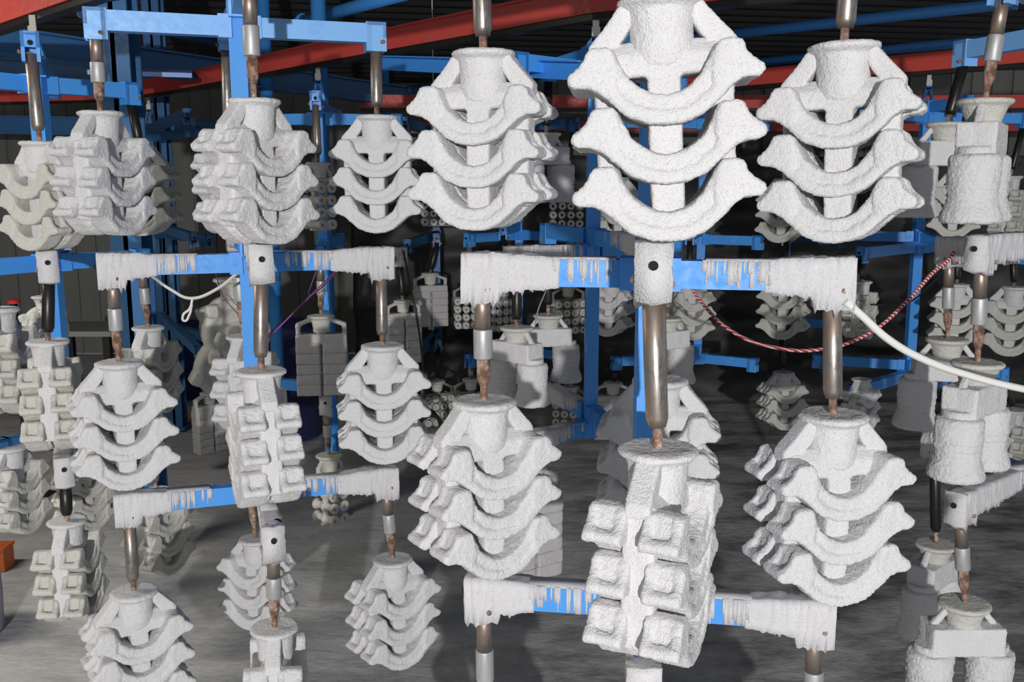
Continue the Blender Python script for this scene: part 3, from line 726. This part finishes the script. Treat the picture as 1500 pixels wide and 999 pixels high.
hang('arch', G[0, 'F'], 1400, 255, 33, 5, 'top front arm of rack behind the red rope', 'dark', 'shell_warm')
hang('arch', G[0, 'R'], 1480, 258, 34, 85, 'top right arm of rack behind the red rope', 'dark', 'shell_warm')
hang('arch', G[2, 'R'], 1486, 600, 34, 80, 'bottom right arm of rack behind the red rope', 'dark', 'shell_warm')
hang('slab', K[2, 'R'], 306, 575, 26, 30, 'low in front of the dark floor at left', 'dark', 'shell_warm', tiers=6)

# ------------------------------------------------------------------ ropes and cords
def rope(name, pts, r, mt, label, cat='rope', twist=True):
    o = tube(name, [W(*p) for p in pts], r, M[mt]); tag(o, label, cat); return o
rope('rope', [(1238, 441, 1.44), (1262, 462, 1.45), (1300, 496, 1.47), (1350, 525, 1.5), (1420, 550, 1.54), (1500, 570, 1.58), (1620, 590, 1.66)], 0.0062, 'rope_white', 'thick white rope tied to right arm of nearest rack')
rope('rope', [(1008, 412, 2.95), (1030, 446, 2.9), (1080, 490, 2.8), (1140, 510, 2.72), (1200, 512, 2.66), (1270, 490, 2.6), (1330, 440, 2.56), (1368, 398, 2.55), (1392, 378, 2.55), (1398, 368, 2.55)], 0.0052, 'rope_red', 'red and white braided rope sagging between racks')
rope('string', [(222, 404, 2.72), (250, 424, 2.62), (283, 437, 2.5), (320, 422, 2.42), (350, 398, 2.34)], 0.0042, 'rope_white', 'thin white string sagging under left rack arm', 'string')
rope('string', [(282, 437, 2.5), (278, 452, 2.5), (268, 462, 2.5), (270, 470, 2.505), (277, 462, 2.505), (281, 446, 2.5)], 0.0032, 'rope_white', 'small looped white string end hanging from sagging string', 'string')
rope('cord', [(463, 398, 3.5), (452, 428, 3.45), (438, 450, 2.5), (415, 466, 3.35)], 0.0022, 'cord_purple', 'purple cord hanging behind left rack right arm', 'cord')
rope('cord', [(316, 400, 4.0), (326, 432, 3.9), (350, 462, 3.8)], 0.0022, 'cord_purple', 'dark purple cord in front of wheel cluster', 'cord')
rope('wire', [(806, 408, 2.55), (798, 430, 2.5), (788, 455, 2.48), (784, 476, 2.47)], 0.002, 'wire', 'thin grey wire hanging from middle rack', 'wire')
rope('wire', [(1392, 380, 2.7), (1360, 420, 3.2), (1320, 446, 3.6), (1270, 446, 3.9)], 0.003, 'hose', 'thin black wire drooping right of the red rope', 'wire')

# ------------------------------------------------------------------ floor clutter and far things
def drum(px, py, Y, r, h, mt, label):
    p = W(px, py, Y); bm = bmesh.new()
    lathe(bm, [(r * .92, 0), (r, h * .9), (r * 1.06, h * .9), (r * 1.06, h), (r * .97, h), (r * .97, h * .92), (r * .2, h * .91)], 24)
    for f in bm.faces: f.smooth = len(f.verts) == 4
    return tag(obj('bucket', bm, M[mt], None, (p.x, p.y, 0)), label, 'bucket')
drum(416, 470, 5.75, 0.22, 0.70, 'drum', 'tall dark blue plastic barrel behind left rack')
drum(268, 470, 6.9, 0.24, 0.52, 'drum', 'dark blue plastic barrel near the ribbed wall')
# hose coil
p = W(624, 640, 4.0)
t = empty('hose_coil', (p.x, p.y, p.z)); tag(t, 'coiled black hose hanging beside left rack right cluster', 'hose')
for i in range(5):
    bm = bmesh.new(); ringsec(bm, .095 + .006 * i, .007, -.02 + i * .011, 30, 8)
    for f in bm.faces: f.smooth = True
    obj('hose_loop', bm, M['hose'], t, rot=(0, .2 * i, .9))
tube('hose_tail', [Vector((0, 0, .10)), Vector((-.02, .04, .4)), Vector((-.09, .06, .80))], .005, M['hose'], t)
# work table by the left back wall
p = W(128, 478, 5.6)
t = empty('work_table', (p.x, p.y, 0)); tag(t, 'narrow dark work table by the ribbed wall', 'table')
zt = p.z
bm = bmesh.new(); bx(bm, -.22, .22, -.2, .2, zt - .03, zt); obj('table_top', bm, M['grey_box'], t)
for sx in (-1, 1):
    for sy in (-1, 1):
        bm = bmesh.new(); bx(bm, sx * .18 - .02, sx * .18 + .02, sy * .16 - .02, sy * .16 + .02, -.01, zt - .03); obj('leg', bm, M['dark_steel'], t)
# red cap, orange bin and pale drum at the left edge
p = W(20, 444, 4.6); t = empty('marker_post', (p.x, p.y, 0)); tag(t, 'red capped post behind the left edge clusters', 'post')
bm = bmesh.new(); lathe(bm, [(.03, 0), (.03, .008), (.02, .018), (.01, .02)], 16); obj('cap', bm, M['red_plastic'], t, (0, 0, p.z))
bm = bmesh.new(); bx(bm, -.012, .012, -.012, .012, 0, p.z + .002); bx(bm, -.09, .09, -.09, .09, -.012, .01); obj('shaft', bm, M['dark_steel'], t)
p = W(2, 835, 2.5); p.z = 0.0; p = W(-6, 842, 3.7)
bm = bmesh.new(); bx(bm, -.06, .06, -.04, .04, 0, .09); bx(bm, -.065, .065, -.045, .045, .09, .10)
tag(obj('orange_box', bm, M['orange'], None, (p.x, p.y, -.01)), 'small orange box on the floor at left edge', 'box')
p = W(-50, 905, 3.1); bm = bmesh.new()
lathe(bm, [(.10, 0), (.115, .02), (.12, .15), (.115, .28), (.10, .30), (.03, .31)], 28)
for f in bm.faces: f.smooth = True
tag(obj('drum', bm, M['pale_drum'], None, (p.x, p.y, -.005)), 'blue grey drum on the floor cut by left photo edge', 'drum')
# slender white lamp tube hanging far back
p = W(638, 388, 5.6); q = W(638, 338, 5.6); bm = bmesh.new(); lathe(bm, [(.006, 0), (.009, .01), (.009, q.z - p.z), (.006, q.z - p.z + .01)], 10); bx(bm, -.002, .002, -.002, .002, q.z - p.z, 2.95 - p.z)
tag(obj('hanging_rod', bm, M['rope_white'], None, p), 'slim white rod hanging far behind the racks', 'rod')
